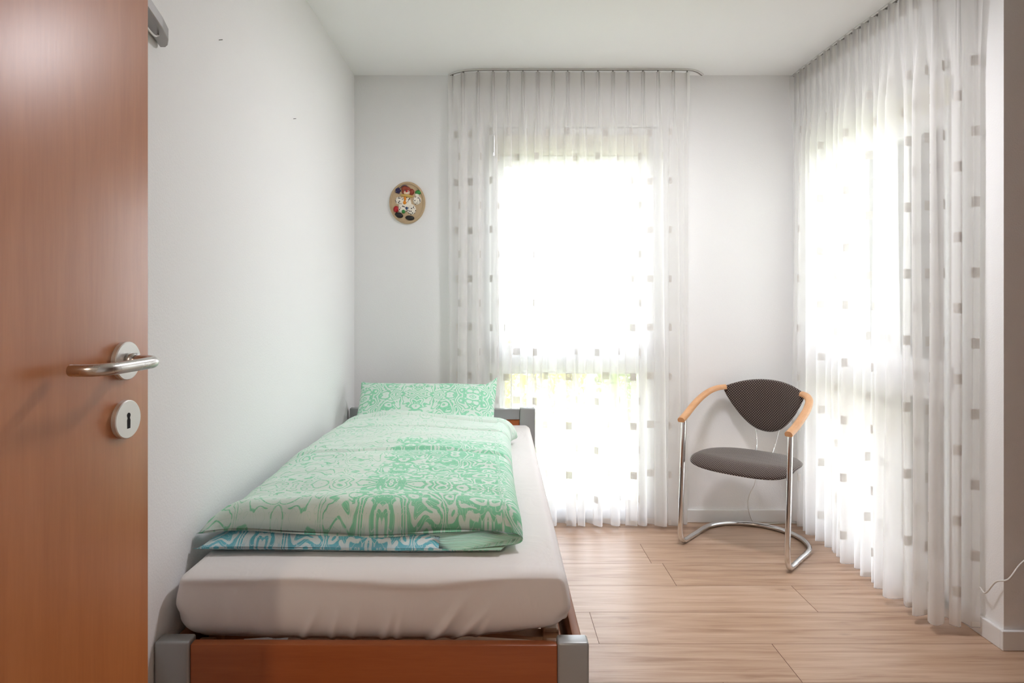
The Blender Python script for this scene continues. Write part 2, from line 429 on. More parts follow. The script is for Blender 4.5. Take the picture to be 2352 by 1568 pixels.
shell('wall_front', [(XL - T, -.68, -.14, -.02, -.1, ZC + .1), (.12, 3.1, -.14, -.02, -.1, ZC + .1), (-.68, .12, -.14, -.02, 2.10, ZC + .1)], M_wall)
shell('wall_hall', [(-1.2, -1.08, -2.3, -.14, -.1, ZC + .1), (1.0, 1.12, -2.3, -.14, -.1, ZC + .1), (-1.2, 1.12, -2.42, -2.3, -.1, ZC + .1)], M_wall)
shell('ceiling', [(XL - T, 3.1, -2.42, YB + T, ZC, ZC + .2)], M_ceil)
# floor: planks laid across the room, built one by one into the one floor mesh
def build_floor():
    bm = bmesh.new(); lay = bm.faces.layers.float.new('plank')
    x0, x1 = XL - .02, 2.80; PL = 1.83; g = .0011
    offs = {0: 1.01, 1: .387, 2: 1.294, 3: .798}
    rnd = random.Random(3)
    ylist = [(2.195 + .241 * k, k) for k in range(-20, 8)]
    def face(a, b, c, d, z, val, mi):
        vs = [bm.verts.new((a, c, z)), bm.verts.new((b, c, z)), bm.verts.new((b, d, z)), bm.verts.new((a, d, z))]
        f = bm.faces.new(vs); f[lay] = val; f.material_index = mi
    for y0, k in ylist:
        y1 = min(y0 + .241, YB + .30); y0 = max(y0, -2.35)
        if y1 <= y0 + .01: continue
        off = offs.get(k, rnd.uniform(0, PL))
        xs = [x0] + [off + PL * j for j in range(-3, 4) if x0 + .02 < off + PL * j < x1 - .02] + [x1]
        for a, b in zip(xs, xs[1:]):
            face(a + g, b - g, y0 + g, y1 - g, 0, rnd.random(), 0)
    face(XL - T, 3.1, -2.42, YB + .30, -.0006, 0, 1)
    bm.normal_update()
    me = bpy.data.meshes.new('floor'); bm.to_mesh(me); bm.free()
    me.materials.append(M_floor); me.materials.append(M_seam)
    o = bpy.data.objects.new('floor', me); C.objects.link(o); return struct(o)
build_floor()
shell('floor_slab', [(XL - T, 3.1, -2.42, YB + T, -.2, -.001)], M_out)

def skirt(name, x0, x1, y0, y1):
    bm = bmesh.new(); box(bm, x0, x1, y0, y1, 0, .07, .003, 2); return struct(bm_obj(name, bm, M_skirt))
skirt('baseboard_back', .926, XR, YB - .014, YB)
skirt('baseboard_back_left', XL, -.036, YB - .014, YB)
skirt('baseboard_right', XR - .014, XR, 2.400, W0)
skirt('baseboard_right_rear', XR - .014, XR, W1, YB - .014)
skirt('baseboard_corner', XR - .014, 2.78, 2.386, 2.40)
skirt('baseboard_left', XL, XL + .014, .02, YB - .014)

# ------------------------------------------------------------ windows (built facing -Y at the origin, then placed)
def window(name, w, flip=False):
    root = empty(name); struct(root)
    Z1 = 2.188
    bm = bmesh.new()           # outer frame
    box(bm, 0, .045, 0, .07, .0, Z1, .003); box(bm, w - .045, w, 0, .07, 0, Z1, .003)
    box(bm, .045, w - .045, 0, .07, 2.145, Z1, .003); box(bm, .045, w - .045, 0, .07, 0, .045, .003)
    bm_obj('window_frame', bm, M_pvc, root)
    boxo('shutter_box', .050, w - .050, -.012, .05, 2.03, 2.145, M_cream, root, .004)
    bm = bmesh.new()           # casement with the middle rail
    a, b = .040, w - .040
    box(bm, a, a + .065, -.016, .06, .05, 2.03, .006); box(bm, b - .065, b, -.016, .06, .05, 2.03, .006)
    box(bm, a + .06, b - .06, -.014, .06, .052, .115, .006); box(bm, a + .06, b - .06, -.014, .06, 1.965, 2.028, .006)
    box(bm, a + .06, b - .06, -.014, .06, .812, .976, .006)
    bm_obj('casement', bm, M_pvc, root)
    for z0, z1 in ((.11, .815), (.972, 1.97)):
        boxo('pane', a + .06, b - .06, .022, .030, z0, z1, M_glass, root)
    hx = .040 if not flip else w - .040
    for z in (2.09, .92):
        tube('hinge', [(hx, -.018, z - .045), (hx, -.018, z + .045)], .009, M_hook, root, 10)
    # lever handle on the other side
    kx = b - .033 if not flip else a + .033
    h = bmesh.new(); box(h, kx - .014, kx + .014, -.028, -.016, 1.0, 1.07, .003)
    box(h, kx - .009, kx + .009, -.052, -.028, 1.028, 1.046, .003); box(h, kx - .010, kx + .010, -.062, -.050, .925, 1.046, .004)
    bm_obj('window_handle', h, M_track, root)
    return root
w1 = window('window_1', .962); w1.location = (-.036, YB + .045, .0)
w2 = window('window_2', W1 - W0, True); w2.location = (XR + .045, W1, .0); w2.rotation_euler = (0, 0, -PI / 2)
# sills outside
struct(boxo('trim_1', -.036, .926, YB + .13, YB + .36, -.02, .012, M_out))
struct(boxo('trim_2', XR + .13, XR + .36, W0, W1, -.02, .012, M_out))

# ------------------------------------------------------------ curtains
def resample(path, step=.004):
    P = [Vector((p[0], p[1], 0)) for p in path]; out = [P[0].copy()]; acc = 0
    for a, b in zip(P, P[1:]):
        d = (b - a).length
        k = max(1, int(d / step))
        for i in range(1, k + 1): out.append(a.lerp(b, i / k))
    return out

def curtain(label, path, pleats, z_top, z_bot, side, seed, amp=.034, endflat=0, stretch=2.1):
    """path: smooth floor curve; side: +1/-1 which way is the room"""
    rnd = random.Random(seed)
    pts = resample(catmull([(p[0], p[1], 0) for p in path], 16)); n = len(pts)
    cum = [0]
    for a, b in zip(pts, pts[1:]): cum.append(cum[-1] + (b - a).length)
    Ltot = cum[-1]; per = Ltot / pleats
    nc = pleats * 28
    import bisect
    def at(s):
        s = min(max(s, 0), Ltot); i = min(max(bisect.bisect_left(cum, s), 1), n - 1)
        t = (s - cum[i - 1]) / max(cum[i] - cum[i - 1], 1e-9); p = pts[i - 1].lerp(pts[i], t)
        a = pts[max(i - 4, 0)]; b = pts[min(i + 3, n - 1)]; tg = (b - a).normalized()
        return p, tg, Vector((-tg.y, tg.x, 0)) * side
    K = pleats + 3
    pa = [rnd.uniform(.65, 1.25) for _ in range(K)]; pd = [rnd.uniform(-.22, .22) * per for _ in range(K)]
    ph = [rnd.uniform(-.7, .7) for _ in range(K)]; pw = [rnd.uniform(.15, .5) for _ in range(K)]
    pb = [rnd.uniform(-.5, .5) for _ in range(K)]
    zs = [z_top, z_top - .012, z_top - .03, z_top - .055, z_top - .08, z_top - .11, z_top - .16, z_top - .23]
    m = 26
    z_s = zs[-1]
    for i in range(1, m + 1): zs.append(z_s + (z_bot - z_s) * i / m)
    rows = len(zs); V = []; UV = []
    def lerpk(arr, x):
        i = int(math.floor(x)); f = x - i; f = f * f * (3 - 2 * f)
        return arr[i % K] * (1 - f) + arr[(i + 1) % K] * f
    for r, z in enumerate(zs):
        t = (z_top - z) / (z_top - z_bot)
        g = min(max((z_top - z - .07) / .35, 0), 1); g = g * g * (3 - 2 * g)
        for j in range(nc + 1):
            q = j / nc * pleats; s = q * per; i = q + .001
            fr = q - math.floor(q); dph = min(fr, 1 - fr) * 1.0
            # pinch pleat header
            k = math.exp(-(dph / .10) ** 2)
            top_n = .034 * k * (.55 + .45 * math.cos(dph * 2 * PI / .11))
            top_t = 0
            # hanging folds
            ang = 2 * PI * q + lerpk(ph, i) * g * (.4 + .6 * t)
            A = amp * lerpk(pa, i) * (.45 + .55 * g) * (.8 + .35 * t)
            low = A * (math.cos(ang) + .30 * math.sin(2 * ang + lerpk(pb, i) * 3) + .10 * math.sin(3 * ang + 2 * lerpk(ph, i + .5)))
            low_t = per * lerpk(pw, i) * math.sin(2 * ang) * (.4 + .6 * t) * .55 + lerpk(pd, i) * t
            env = 1.0
            if endflat:
                e = min(s, Ltot - s) / endflat; env = min(1, .35 + .65 * e)
            nn = (top_n * (1 - g) + low * g * env) + .004 * math.sin(7 * t + q * 2.3) * g
            tt = top_t * (1 - g) + low_t * g * env
            p, tg, nv = at(s)
            pos = p + tg * tt + nv * nn
            V.append(Vector((pos.x, pos.y, z + (.004 * math.sin(ang + 1) if r == rows - 1 else 0))))
    # fabric coordinate: arc length of a row two thirds down
    rr = int(rows * .6); base = rr * (nc + 1); U = [0]
    for j in range(nc): U.append(U[-1] + (V[base + j + 1] - V[base + j]).length)
    Fc = []
    for r in range(rows):
        for j in range(nc + 1): UV.append((U[j], zs[r]))
    for r in range(rows - 1):
        for j in range(nc):
            a = r * (nc + 1) + j; Fc.append((a, a + 1, a + nc + 2, a + nc + 1))
    # origin at the curtain's own base
    cen = sum((v for v in V[-(nc + 1):]), Vector()) / (nc + 1); cen.z = z_bot
    root = empty('sheer_curtain', cen)
    Vl = [v - cen for v in V]
    mesh_obj('curtain_cloth', Vl, Fc, M_voile, root, True, UV)
    # header tape, a narrow band just behind the heading
    hv = []; hf = []; hr = 5
    for r in range(hr):
        for j in range(nc + 1):
            v = Vl[r * (nc + 1) + j]; _, _, nv = at(j / nc * Ltot); hv.append(v - nv * .0015)
    for r in range(hr - 1):
        for j in range(nc):
            a = r * (nc + 1) + j; hf.append((a, a + 1, a + nc + 2, a + nc + 1))
    mesh_obj('header_tape', hv, hf, M_header, root, True, [(0, 0)] * len(hv))
    last = Vl[-(nc + 1):]
    hm = [v + Vector((0, 0, .0)) for v in last]
    tube('hem', hm[::2], .0011, M_hem, root, 5)
    # gliders
    first = None
    for k in range(pleats + 1):
        p, tg, nv = at(min(k * per, Ltot))
        loc = Vector((p.x, p.y, z_top)) - cen
        if first is None:
            bm = bmesh.new(); box(bm, -.0035, .0035, -.004, .004, -.008, .012, .0015)
            first = bm_obj('curtain_glider', bm, M_hook, root); o = first
        else:
            o = first.copy(); C.objects.link(o)
        o.parent = root; o.location = loc; o.rotation_euler = (0, 0, math.atan2(tg.y, tg.x))
    tag(root, label, 'curtain', None)
    return root

def track(label, path):
    pts = catmull([(p[0], p[1], ZC - .006) for p in path], 12)
    root = empty('curtain_track', (pts[0].x, pts[0].y, ZC)); loc = root.location
    P = [Vector(p) - loc for p in pts]
    prof = [(-.009, -.001), (.009, -.001), (.009, .006), (-.009, .006)]
    tube('rail', P, 1, M_track, root, prof=prof)
    tube('slot', [p + Vector((0, 0, -.0016)) for p in P], 1, M_trackslot, root, prof=[(-.0025, -.0006), (.0025, -.0006), (.0025, .0006), (-.0025, .0006)])
    tag(root, label, 'curtain rail')
    return root

pathB = [(-.215, 3.69), (-.165, 3.645), (-.09, 3.625), (.1, 3.62), (.4, 3.62), (.7, 3.62), (.95, 3.62), (1.05, 3.63)]
trackB = [(-.235, 3.715), (-.19, 3.665), (-.10, 3.625), (.1, 3.62), (.4, 3.62), (.7, 3.62), (1.02, 3.62), (1.10, 3.645), (1.155, 3.71)]
pathR = [(1.665, 3.70), (1.655, 3.5), (1.65, 3.2), (1.65, 2.95), (1.652, 2.72), (1.668, 2.60), (1.72, 2.525), (1.802, 2.50)]
trackR = [(1.665, 3.722), (1.655, 3.5), (1.65, 3.2), (1.65, 2.95), (1.652, 2.72), (1.668, 2.60), (1.72, 2.525), (1.815, 2.498)]
track('white ceiling rail with curved ends over the narrow window behind the bed', trackB)
track('white ceiling rail running along the right wall above the long curtain', trackR)
curtain('sheer white curtain with woven squares in front of the window behind the bed', pathB, 16, ZC - .018, .022, -1, 5, .030)
curtain('long sheer white curtain with grey squares along the right wall behind the chair', pathR, 19, ZC - .018, .03, -1, 11, .036, .1)

# ------------------------------------------------------------ bed
bed = empty('bed_frame', (-.265, 2.55, 0)); bed.rotation_euler = (0, 0, -.0048)
tag(bed, 'single bed frame of orange beech with silver grey posts along the left wall', 'bed')
bx0, bx1, by0, by1 = -.487, .487, -1.042, 1.03
def post(x0, x1, y0, y1, h):
    bm = bmesh.new(); box(bm, x0, x1, y0, y1, 0, h, .006, 3)
    o = bm_obj('post', bm, M_silver, bed); return autosmooth(o)
post(bx0, bx0 + .078, by0, by0 + .042, .486); post(bx1 - .070, bx1, by0, by0 + .042, .486)
post(bx0, bx0 + .060, by1 - .042, by1, .66); post(bx1 - .082, bx1, by1 - .042, by1, .66)
autosmooth(boxo('footboard', bx0 + .078, bx1 - .070, by0 + .006, by0 + .032, .12, .478, M_beech_h, bed, .004))
autosmooth(boxo('headboard', bx0 + .060, bx1 - .082, by1 - .034, by1 - .010, .22, .60, M_beech_h, bed, .003))
autosmooth(boxo('headboard_rail', bx0 + .060, bx1 - .082, by1 - .040, by1 - .004, .60, .655, M_silver, bed, .004))
autosmooth(boxo('side_rail', bx1 - .026, bx1 - .004, by0 + .042, by1 - .042, .30, .448, M_rail, bed, .003))
autosmooth(boxo('side_rail', bx0 + .004, bx0 + .026, by0 + .042, by1 - .042, .30, .448, M_rail, bed, .003))
# slatted base lying in the frame
sb = empty('slatted_base', (-.265, 2.55, .312)); sb.rotation_euler = (math.radians(-1.05), 0, -.0048)
tag(sb, 'slatted wooden base lying in the bed frame under the mattress', 'slatted base')
for x in (-.445, .405):
    boxo('base_rail', x, x + .04, -.985, .975, 0, .07, M_rail, sb, .003)
for k in range(20):
    y = -.95 + k * .098
    n = 9; vs = []
    for i in range(n):
        u = i / (n - 1); x = -.405 + .81 * u; z = .075 + .018 * math.sin(PI * u)
        for dy, dz in ((-.022, 0), (.022, 0), (.022, .009), (-.022, .009)): vs.append((x, y + dy, z + dz))
    fs = []
    for i in range(n - 1):
        for q in range(4): fs.append((i * 4 + q, i * 4 + (q + 1) % 4, i * 4 + 4 + (q + 1) % 4, i * 4 + 4 + q))
    fs += [(3, 2, 1, 0), ((n - 1) * 4, (n - 1) * 4 + 1, (n - 1) * 4 + 2, (n - 1) * 4 + 3)]
    mesh_obj('slat', vs, fs, M_slat, sb)
    for x in (-.425, .405):
        if k < 3: boxo('slat_holder', x - .01, x + .03, y - .03, y + .03, .07, .108, M_slat, sb, .006)

def smooth01(x): x = max(0, min(1, x)); return x * x * (3 - 2 * x)
# mattress: rounded box with a fitted sheet, rotated to lie a little crooked and lower towards the pillow
def mattress():
    w, l, h = .905, 1.97, .172
    nx, ny, nz = 220, 70, 22
    bm = bmesh.new(); bmesh.ops.create_cube(bm, size=2)
    # build a gridded cube by hand for even faces
    bm.free(); bm = bmesh.new()
    key = {}
    def vert(a, b, c):
        k = (round(a, 5), round(b, 5), round(c, 5))
        if k not in key:
            R = .024 + .031 * smooth01(.5 - c * 2)
            p = Vector((a * w / 2, b * l / 2, c * h / 2))
            inner = Vector((max(-w / 2 + R, min(w / 2 - R, p.x)), max(-l / 2 + R, min(l / 2 - R, p.y)), max(-h / 2 + R, min(h / 2 - R, p.z))))
            d = p - inner
            if d.length > 1e-6: p = inner + d.normalized() * R if (abs(a) > .999) + (abs(b) > .999) + (abs(c) > .999) and d.length > R * .999 else p
            # belly of the sides, puff of the top
            side = (1 - c * c)
            if abs(b) > .9: p.y += .016 * side * (1 if b > 0 else -1)
            if abs(a) > .9: p.x += .012 * side * (1 if a > 0 else -1)
            # wrinkles of the fitted sheet on the foot end: slanted tucks fanning up from the lower edge
            if b < -.9:
                for (cx, sl, am, wd) in (() if abs(p.x) > .40 else ((-.17, .5, .006, .010), (-.10, .3, .005, .008), (-.05, .25, .005, .008), (.02, .35, .006, .009), (.055, .2, .006, .008), (.13, .75, .009, .012), (.185, .9, .007, .011), (.24, .5, .005, .010), (-.23, -.6, .004, .02))):
                    xx = p.x - cx - (p.z + h / 2) * sl; fall = max(0, 1 - (p.z + h / 2) / (.06 + am * 9))
                    p.y -= 1.6 * am * math.exp(-(xx / wd) ** 2) * fall
                # sheet edge swells along the top
                p.y -= .010 * math.exp(-((p.z - h / 2 + .014 + .011 * math.sin(p.x * 11 + .6) * (a * .5 + .6)) / .009) ** 2)
            if c > .5:
                p.z += .003 * noise.noise(Vector((p.x * 7, p.y * 5, 0)))
            # front right corner is drawn up, lower edge bows
            if c < 0: p.z += -c * .030 * max(0, (a - .25) / .75) ** 1.6 * (.5 - b * .5) ** 4 + -c * .008 * (a * a) * (.5 - b * .5) ** 4
            key[k] = bm.verts.new(p)
        return key[k]
    def g(n): return [-1 + 2 * i / n for i in range(n + 1)]
    X, Y, Z = g(nx), g(ny), g(nz)
    for i in range(nx):
        for j in range(ny):
            for s in (-1, 1):
                q = [vert(X[i], Y[j], s), vert(X[i + 1], Y[j], s), vert(X[i + 1], Y[j + 1], s), vert(X[i], Y[j + 1], s)]
                bm.faces.new(q if s > 0 else q[::-1])
    for i in range(nx):
        for j in range(nz):
            for s in (-1, 1):
                q = [vert(X[i], s, Z[j]), vert(X[i + 1], s, Z[j]), vert(X[i + 1], s, Z[j + 1]), vert(X[i], s, Z[j + 1])]
                bm.faces.new(q if s < 0 else q[::-1])
    for i in range(ny):
        for j in range(nz):
            for s in (-1, 1):
                q = [vert(s, Y[i], Z[j]), vert(s, Y[i + 1], Z[j]), vert(s, Y[i + 1], Z[j + 1]), vert(s, Y[i], Z[j + 1])]
                bm.faces.new(q if s > 0 else q[::-1])
    o = bm_obj('mattress', bm, M_sheet, None, True)
    o.location = (-.270, 2.562, .508); o.rotation_euler = (math.radians(-1.05), 0, math.radians(-.6))
    return tag(o, 'white mattress in a fitted sheet lying on the beech bed', 'mattress')
mattress()

# folded duvet: a folded cross-section swept from the foot towards the pillow
def smooth01(x): x = max(0, min(1, x)); return x * x * (3 - 2 * x)
def duvet():
    ny = 120; ns = 150
    Yf, Yb = 1.705, 3.10
    V = []; UVs = []; T_ = []; Fc = []
    def mat_top(y): return .612 - (y - 1.6) * .0185
    for j in range(ny + 1):
        v = j / ny; y = Yf + (Yb - Yf) * v
        # edge falloff at both ends
        e0 = min(1, v / .042); e1 = min(1, (1 - v) / .10)
        ef = (1 - (1 - e0) ** 2.2) ** .6; eb = (1 - (1 - e1) ** 2) ** .6
        e = max(.10, ef * eb)
        xl = -.735 + .045 * v + .008 * math.sin(v * 9); xr = .022 - .012 * math.sin(PI * v) + .03 * max(0, v - .85) / .15
        if v < .06: xl += .018 * (1 - v / .06) * -1
        w = xr - xl
        # quilting seams pinch both layers
        seam = 1
        for sv in (.42, .70, .86):
            seam *= 1 - .30 * math.exp(-((v - sv) / .007) ** 2)
        t1 = .050; t2 = (.064 + .014 * smooth01((v - .1) / .6)) * seam
        zb = mat_top(y) + .001
        # closed outline, counter clockwise: bottom, right roll, top, left tip, slit, left tip of lower layer
        ring = []
        nb, nr, nt, nsx = 44, 14, 48, 22
        H = t1 + t2
        def prof(u):   # thickness across width: tapers at the open left side
            return (1 - max(0, (1 - u / .16)) ** 2.2) ** .6 if u < .16 else 1
        def bulge(u): return .88 + .12 * math.sin(PI * u)
        for i in range(nb):
            u = i / (nb - 1); lift = .004 * (1 - prof(u))
            ring.append((u, zb + lift, 0, u * .93, 1.0))
        for i in range(1, nr):
            a = -PI / 2 + PI * i / nr
            ring.append((1 + .5 * H / w * math.cos(a), zb + H / 2 + H / 2 * math.sin(a), 1, .93 + .07 * i / nr, .0))
        for i in range(nt):
            u = 1 - i / (nt - 1); th = H * prof(u) * bulge(u) / bulge(1) if u > .0 else H * .05
            zz = zb + t1 * .9 * (1 - prof(u)) * .55 + H * prof(u) * bulge(u) / bulge(1) + (1 - prof(u)) * .02
            wr = .010 * noise.noise(Vector((u * 2.2, v * 9, 1.3))) + .005 * noise.noise(Vector((u * 7, v * 22, 4.1))) \
                + .007 * noise.noise(Vector((u * 1.2, v * 26, 8)))
            hump = .018 * math.exp(-((u - .36) / .22) ** 2) * smooth01((v - .80) / .1)
            ring.append((u, zz + wr * min(1, e * 1.1) * prof(u) + hump * e1, 2, 1 + (1 - u), .0))
        for i in range(1, nsx):       # slit between the layers: upper layer's underside
            u = .80 * i / nsx; ring.append((u, zb + t1 * .98 * (prof(u) * .9 + .1) + .004 + .002, 3, 2 + u, .5))
        for i in range(nsx, 0, -1):   # top of the lower layer
            u = .80 * i / nsx; ring.append((u, zb + t1 * .96 * (prof(u) * .9 + .1), 4, 3 - u, 1.0))
        for (u, z, part, uu, tint) in ring:
            zcl, zcu = zb + .016, zb + .044 - .004 * u + .006 * math.sin(u * 9)
            zc = zcl if part in (0, 4) else zcu if part in (2, 3) else zcl + (zcu - zcl) * smooth01((z - zb) / H)
            z = zc + (z - zc) * e
            x = xl + w * u
            # wavy foot end: lower layer sticks out a little, edges undulate
            yo = 0
            f = max(0, 1 - v / .12)
            if part in (0, 4): yo = f * (-.016 + .006 * math.sin(u * 5 + 1))
            else: yo = f * (.008 + .007 * math.sin(u * 7.5 + .4) + .004 * math.sin(u * 17))
            bk = max(0, (v - .88) / .12); yo += bk * .05 * math.sin(u * 4.0 + .3)
            V.append((x, y + yo, z)); UVs.append((x + (3.0 if part in (0, 4) else 0) + (z - .6) * .6 * (part == 1), y)); T_.append(tint if u < .86 or part != 0 else 0)
    m = len(V) // (ny + 1)
    for j in range(ny):
        for k in range(m):
            a = j * m + k; b = j * m + (k + 1) % m
            Fc.append((a, b, b + m, a + m))
    # closing ends: join facing points of each layer
    def cap(j0, rev):
        base = j0 * m
        f = tuple(base + k for k in range(m)); return f[::-1] if rev else f
    Fc.append(cap(0, False)); Fc.append(cap(ny, True))
    cx = Vector((-.33, 2.4, .61))
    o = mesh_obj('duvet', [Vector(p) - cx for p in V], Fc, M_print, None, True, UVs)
    o.location = cx
    at = o.data.attributes.new('tint', 'FLOAT', 'POINT')
    for i, t in enumerate(T_): at.data[i].value = t
    return tag(o, 'green and white patterned duvet folded double on the mattress', 'duvet')
duvet()

def pillow():
    n = 64; w, l, th = .70, .46, .155
    V = []; UVs = []; Fc = []
    for s in (1, -1):
        for j in range(n + 1):
            for i in range(n + 1):
                a = -1 + 2 * i / n; b = -1 + 2 * j / n
                x = a * w / 2 * (1 - .045 * (1 - b * b)); y = b * l / 2 * (1 - .06 * (1 - a * a))
                d = max(0, (1 - abs(a) ** 3.0)) ** .55 * max(0, (1 - abs(b) ** 3.0)) ** .55
                z = s * (th / 2 * d + .0015) + .008 * d * noise.noise(Vector((a * 3, b * 3, s * 2.0))) * 1.5
                # ears turned up at the two upper corners
                ear = max(0, abs(a) - .84) / .16 * max(0, b - .72) / .28
                z += .02 * ear * (1 if a > 0 else .3); y += .035 * ear * (1 if a > 0 else .2)
                V.append((x, y, z)); UVs.append((x + .3, y + (0 if s > 0 else 1.1)))
    N1 = (n + 1) ** 2
    for j in range(n):
        for i in range(n):
            a = j * (n + 1) + i; Fc.append((a, a + 1, a + n + 2, a + n + 1)); b = a + N1; Fc.append((b, b + n + 1, b + n + 2, b + 1))
    rim = [i for i in range(n)] + [n + j * (n + 1) for j in range(n)] + [n * (n + 1) + n - i for i in range(n)] + [(n - j) * (n + 1) for j in range(n)]
    for k in range(len(rim)):
        a, b = rim[k], rim[(k + 1) % len(rim)]; Fc.append((b, a, a + N1, b + N1))
    o = mesh_obj('pillow', V, Fc, M_print2, None, True, UVs)
    o.location = (-.325, 3.285, .660); o.rotation_euler = (math.radians(36), math.radians(.5), math.radians(-.5))
    at = o.data.attributes.new('tint', 'FLOAT', 'POINT')
    return tag(o, 'pale green patterned pillow leaning against the headboard', 'pillow')
pillow()

# ------------------------------------------------------------ chair
ch = empty('armchair', (1.161, 3.236, 0), -math.atan2(.659, .752))
tag(ch, 'cantilever armchair with chrome tube frame and dark dotted upholstery on the oak floor', 'chair')
R = .0125; hw = .258
left = [(-hw, 0.002, .628), (-hw, -.010, .45), (-hw, -.030, .20), (-hw, -.038, .10), (-hw, -.034, .055), (-hw, -.012, .022), (-hw, .025, R), (-hw, .08, R), (-hw, .16, R)]
arc = []
for k in range(1, 16):
    a = PI - PI * k / 16; arc.append((.262 * math.cos(a), .235 + .262 * math.sin(a), R))
right = [(-x, y, z) for x, y, z in left[::-1]]
frame_pts = catmull(left + [(-hw - .002, .22, R)] + arc + [(hw + .002, .22, R)] + right, 6)
tube('tubular_frame', frame_pts, R, M_chrome, ch, 16)
# seat pad
def seat():
    NR, NA = 26, 96; V = []; UVs = []; Fc = []
    def rim(a):
        c, s = math.cos(a), math.sin(a)
        x = .252 * math.copysign(abs(c) ** (.80 if s >= 0 else .50), c)
        y = (.150 + .262 * abs(s) ** .95) if s >= 0 else (.150 - .165 * abs(s) ** .42)
        return x, y
    for side in (1, -1):
        for r in range(NR + 1):
            q = r / NR
            for k in range(NA):
                a = 2 * PI * k / NA; X, Y = rim(a); x = X * q; y = .15 + (Y - .15) * q
                d = (1 - q ** 5) ** .5
                zc = .424 + .012 * ((x / .25) ** 2) - .02 * max(0, -(y - .02)) + .008 * (y - .15) - .026 * smooth01((.11 - y) / .13) * q
                z = zc + (.019 * d if side > 0 else -.015 * d)
                V.append((x, y, z)); UVs.append((x, y + (z - .43) * 1.0))
    N1 = (NR + 1) * NA
    for off, rev in ((0, 0), (N1, 1)):
        for r in range(NR):
            for k in range(NA):
                a = off + r * NA + k; b = off + r * NA + (k + 1) % NA
                f = (a, a + NA, b + NA, b); Fc.append(f if not rev else f[::-1])
    for k in range(NA):
        a = NR * NA + k; b = NR * NA + (k + 1) % NA; Fc.append((a, a + N1, b + N1, b))
    me = mesh_obj('seat', V, Fc, M_fabric, ch, True, UVs)
    bm = bmesh.new(); bm.from_mesh(me.data); bmesh.ops.remove_doubles(bm, verts=bm.verts, dist=.0004); bmesh.ops.recalc_face_normals(bm, faces=bm.faces); bm.to_mesh(me.data); bm.free()
    for p in me.data.polygons: p.use_smooth = True
seat()
def backrest():
    NX, NZ = 44, 30; V = []; UVs = []; Fc = []
    HW = .205
    for side in (1, -1):
        for j in range(NZ + 1):
            t = j / NZ
            for i in range(NX + 1):
                a = -1 + 2 * i / NX; x = HW * a; ax = abs(a)
                zb = .530 + .205 * ax ** 2.15; zt = .806 - .046 * ax ** 2.2
                z = zb + (zt - zb) * t
                d = (max(0, 1 - ax ** 8) ** .5) * (max(0, 1 - abs(2 * t - 1) ** 4) ** .5)
                y = .452 - 1.75 * x * x + .05 * (z - .66)
                y += (-.016 if side > 0 else .014) * d
                V.append((x, y, z)); UVs.append((x * 1.08 + 3, z))
    N1 = (NX + 1) * (NZ + 1)
    for j in range(NZ):
        for i in range(NX):
            a = j * (NX + 1) + i; Fc.append((a, a + 1, a + NX + 2, a + NX + 1)); b = a + N1; Fc.append((b, b + NX + 1, b + NX + 2, b + 1))
    me = mesh_obj('backrest', V, Fc, M_fabric, ch, True, UVs)
    bm = bmesh.new(); bm.from_mesh(me.data); bmesh.ops.remove_doubles(bm, verts=bm.verts, dist=.0004); bmesh.ops.recalc_face_normals(bm, faces=bm.faces); bm.to_mesh(me.data); bm.free()
    for p in me.data.polygons: p.use_smooth = True
backrest()
prof = [(-.017, -.010), (-.012, -.013), (.012, -.013), (.017, -.010), (.018, .000), (.014, .008), (.006, .0125), (-.006, .0125), (-.014, .008), (-.018, .000)]
for s in (-1, 1):
    P_ = catmull([(s * .259, -.028, .628), (s * .264, .04, .647), (s * .268, .13, .680), (s * .266, .22, .712), (s * .253, .30, .738), (s * .228, .352, .752), (s * .196, .383, .757)], 8)
    o = tube('armrest', P_, 1, M_arm, ch, prof=prof if s > 0 else [(-a, b) for a, b in prof[::-1]])
    bpy.context.view_layer.update()
    b_ = bmesh.new(); b_.from_mesh(o.data)
    b_.to_mesh(o.data); b_.free(); autosmooth(o, 50)
for s in (-1, 1):
    tube('support_rod', catmull([(s * .070, .452, .60), (s * .060, .447, .54), (s * .045, .425, .455), (s * .042, .37, .416)], 6), .0032, M_chrome, ch, 8)

# cables
P1 = catmull([(1.455, 3.727, .31), (1.452, 3.712, .29), (1.448, 3.705, .257), (1.440, 3.70, .213), (1.415, 3.70, .165), (1.404, 3.70, .12), (1.406, 3.70, .08), (1.418, 3.697, .035), (1.436, 3.692, .008), (1.48, 3.69, .0035), (1.56, 3.695, .0035), (1.66, 3.697, .0035), (1.76, 3.67, .0035), (1.785, 3.58, .0035)], 10)
tag(tube('power_cable', P1, .0030, M_cable, None, 8), 'thin white cable hanging down the back wall behind the chair', 'cable')
P2 = catmull([(1.795, 2.52, .03), (1.800, 2.50, .172), (1.795, 2.455, .175), (1.800, 2.41, .235), (1.815, 2.372, .26), (1.86, 2.375, .312), (1.93, 2.377, .37), (2.02, 2.377, .46)], 10)
tag(tube('extension_cable', P2, .0030, M_cable, None, 8), 'thin white cable running round the wall corner at the right edge', 'cable')

